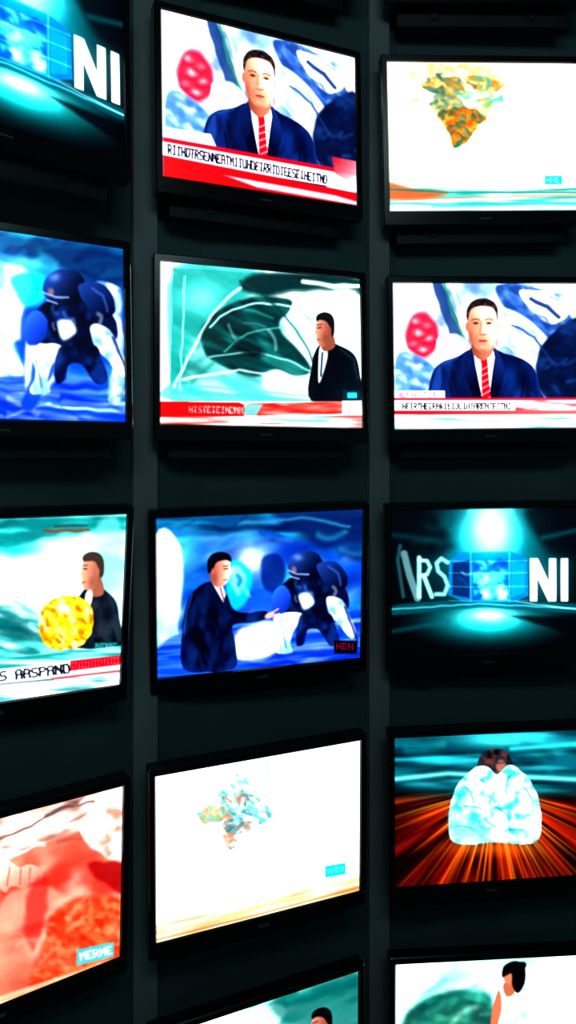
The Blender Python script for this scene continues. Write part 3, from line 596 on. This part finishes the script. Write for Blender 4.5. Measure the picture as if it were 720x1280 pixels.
WP=[(-2.25,.80),(-1.62,1.673),(-.301,2.529),(.425,2.794),(1.25,2.851),(2.4,2.60)]
def wall_dist(p,n):
    best=1e9
    for (ax,ay),(bx,by) in zip(WP,WP[1:]):
        ex,ey=bx-ax,by-ay;det=n[0]*(-ey)+ex*n[1]
        if abs(det)<1e-9: continue
        t=((ax-p[0])*(-ey)+ex*(ay-p[1]))/det;s_=(n[0]*(ay-p[1])-n[1]*(ax-p[0]))/det
        if 0<=s_<=1 and t>0: best=min(best,t)
    return best
POSE={'R0':(.731,2.646,4.824,2.303,1.739,-.858),'R1':(.727,2.665,4.015,4.377,2.176,-1.699),'R2':(.749,2.674,3.205,3.746,-.405,-.604),
'R3':(.740,2.661,2.368,2.352,2.359,-.774),'R4':(.744,2.636,1.544,5.844,-.014,-.194),'R5':(.751,2.655,.700,4.394,-.578,.305),
'C1':(-.077,2.459,4.009,24.89,-.83,-.37),'C2':(-.076,2.464,3.208,18.68,-3.8,.64),'C3':(-.084,2.456,2.373,15.52,5.46,-.94),
'C4':(-.081,2.401,1.565,20.79,1.98,-.66),'C5':(-.082,2.412,.742,22.28,2.26,-.98),
'L1':(-.767,1.952,4.004,41.11,-4.93,1.83),'L2':(-.806,2.025,3.217,31.91,-3.44,.34),'L3':(-.824,2.048,2.400,27.87,6.38,.67),'L4':(-.815,2.032,1.555,33.01,2.22,.32),
'C0':(-.080,2.44,4.83,22,1,-.3),'L0':(-.80,2.0,4.82,35,0,0),'L5':(-.81,2.02,.735,32,1,0)}
SHOW={'R0':'L2','C0':'C2','L0':'R4','L5':'C3'}
SM={k:screen_mesh('screen_picture',v) for k,v in ART.items()}
def tv(k):
    x,y,z,ya,pi_,ro=POSE[k]
    e=bpy.data.objects.new('television',None);COL.objects.link(e);e.empty_display_size=.1
    R=Matrix.Rotation(math.radians(ya),4,'Z')@Matrix.Rotation(math.radians(pi_),4,'X')@Matrix.Rotation(math.radians(ro),4,'Y')
    e.matrix_world=Matrix.Translation((x,y,z))@R
    obj('frame',ME_frame,e);obj('back_housing',ME_back,e);obj('badge',ME_badge,e);obj('screen',SM[SHOW.get(k,k)],e)
    n=(-math.sin(math.radians(ya)),math.cos(math.radians(ya)))
    d=[wall_dist((x+s*math.cos(math.radians(ya)),y+s*math.sin(math.radians(ya))),n) for s in (-.3,0,.3)]
    D=d[1]-.004;D2=min(d)-.006
    L=[(-.10,.10,.084,.090,-.12,.10),(-.035,.035,.088,D-.012,-.05,.04),(-.06,.06,D-.014,D-.003,-.11,.10)]
    L+=[(-.325,.325,.055,min(.12,D2),-h-.055,-h-.006),(-.20,-.17,.05,.07,-h-.03,-.2),(.17,.20,.05,.07,-h-.03,-.2)]
    obj('wall_bracket',boxes('wall_bracket',L,M_metal),e)
    return e
TV={k:tv(k) for k in ('L1','L2','L3','L4','C1','C2','C3','C4','C5','R1','R2','R3','R4','R5','R0','C0','L0','L5')}

def cable(pts,r=.0035):
    cu=bpy.data.curves.new('power_cable','CURVE');cu.dimensions='3D';cu.bevel_depth=r;cu.bevel_resolution=3
    sp=cu.splines.new('NURBS');sp.points.add(len(pts)-1);sp.use_endpoint_u=True;sp.order_u=4
    for p,q in zip(sp.points,pts): p.co=(*q,1)
    cu.materials.append(M_cable);o=bpy.data.objects.new('power_cable',cu);COL.objects.link(o)
def tvp(k,x,y,z): return tuple(TV[k].matrix_world@Vector((x,y,z)))
bpy.context.view_layer.update()
for k,x0,x1,dz in (('R3',-.33,-.12,.11),('R4',-.33,-.10,.12),('C2',-.05,.06,.05),('C3',-.32,-.2,.08),('L3',.1,.3,.08),('R1',.0,.2,.05),('C4',.05,.3,.07)):
    cable([tvp(k,x0,.07,-h+.06),tvp(k,x0,.09,-h-.05),tvp(k,x0+(x1-x0)*.3,.10,-h-dz*.8),tvp(k,x0+(x1-x0)*.6,.10,-h-dz),tvp(k,x1,.10,-h-dz*.55),tvp(k,x1+.04,.105,-h-dz*.9),tvp(k,x1+.07,.10,-h-.01)])

ZT=5.3
def panel(name,pts,mat,th=.1):
    bm=bmesh.new()
    outer=[]
    for i,(x,y) in enumerate(pts):
        a=pts[max(i-1,0)];c_=pts[min(i+1,len(pts)-1)];dx,dy=c_[0]-a[0],c_[1]-a[1];L=math.hypot(dx,dy)
        outer.append((x-dy/L*th,y+dx/L*th))
    rows=[[bm.verts.new((x,y,z)) for z in (0,ZT)] for x,y in pts]
    ro=[[bm.verts.new((x,y,z)) for z in (0,ZT)] for x,y in outer]
    for S_ in (rows,ro):
        for a,b_ in zip(S_,S_[1:]): bm.faces.new((a[0],b_[0],b_[1],a[1]))
    for e in (0,-1): bm.faces.new((rows[e][0],rows[e][1],ro[e][1],ro[e][0]))
    for i in range(len(pts)-1):
        for t in (0,1): bm.faces.new((rows[i][t],rows[i+1][t],ro[i+1][t],ro[i][t]))
    bmesh.ops.recalc_face_normals(bm,faces=bm.faces)
    me=bpy.data.meshes.new(name);bm.to_mesh(me);bm.free();return obj(name,me,None,[mat])
panel('wall_left',WP[:3],M_wall);panel('wall_back',WP[2:4],M_wall);panel('wall_right',WP[3:],M_wall)
def slab(name,x0,x1,y0,y1,z0,z1,mat,rz=0,cx=0,cy=0):
    me=boxes(name,[(x0,x1,y0,y1,z0,z1)],mat);o=obj(name,me);o.location=(cx,cy,0);o.rotation_euler=(0,0,math.radians(rz));return o
slab('floor',-4,4,-4,3.4,-.1,0,M_floor);slab('ceiling',-4,4,-4,3.4,ZT,ZT+.1,M_ceil)
for i,(cx,cy,yw,wd) in enumerate(((-.487,2.409,33,.085),(.338,2.762,20,.085),(-1.36,1.842,33,.085),(1.18,2.846,4,.085))):
    slab('trim_%d'%(i+1),-wd/2,wd/2,-.03,-.001,0,ZT,M_post,yw,cx,cy)
# light: dim room, cool ambience + one soft ceiling panel behind the viewer
wd=bpy.data.worlds.new('world');bpy.context.scene.world=wd;wd.use_nodes=True
wd.node_tree.nodes['Background'].inputs[0].default_value=(.30,.75,.86,1);wd.node_tree.nodes['Background'].inputs[1].default_value=.045
ld=bpy.data.lights.new('ceiling_panel_light','AREA');ld.shape='RECTANGLE';ld.size=2.2;ld.size_y=1.2;ld.energy=24;ld.color=(.60,.95,1.)
lo=bpy.data.objects.new('ceiling_panel_light',ld);COL.objects.link(lo);lo.location=(.4,-.6,5.2)
lo.rotation_euler=(Vector((.1,2.5,2.4))-lo.location).to_track_quat('-Z','Y').to_euler()
cd=bpy.data.cameras.new('camera');co=bpy.data.objects.new('camera',cd);COL.objects.link(co)
co.location=(0,0,CZ);co.rotation_euler=(math.pi/2,0,0);cd.sensor_fit='VERTICAL';cd.sensor_height=36;cd.lens=36*F/1280;cd.shift_y=-(640-CY)/1280
bpy.context.scene.camera=co
bpy.context.scene.view_settings.view_transform='Standard'
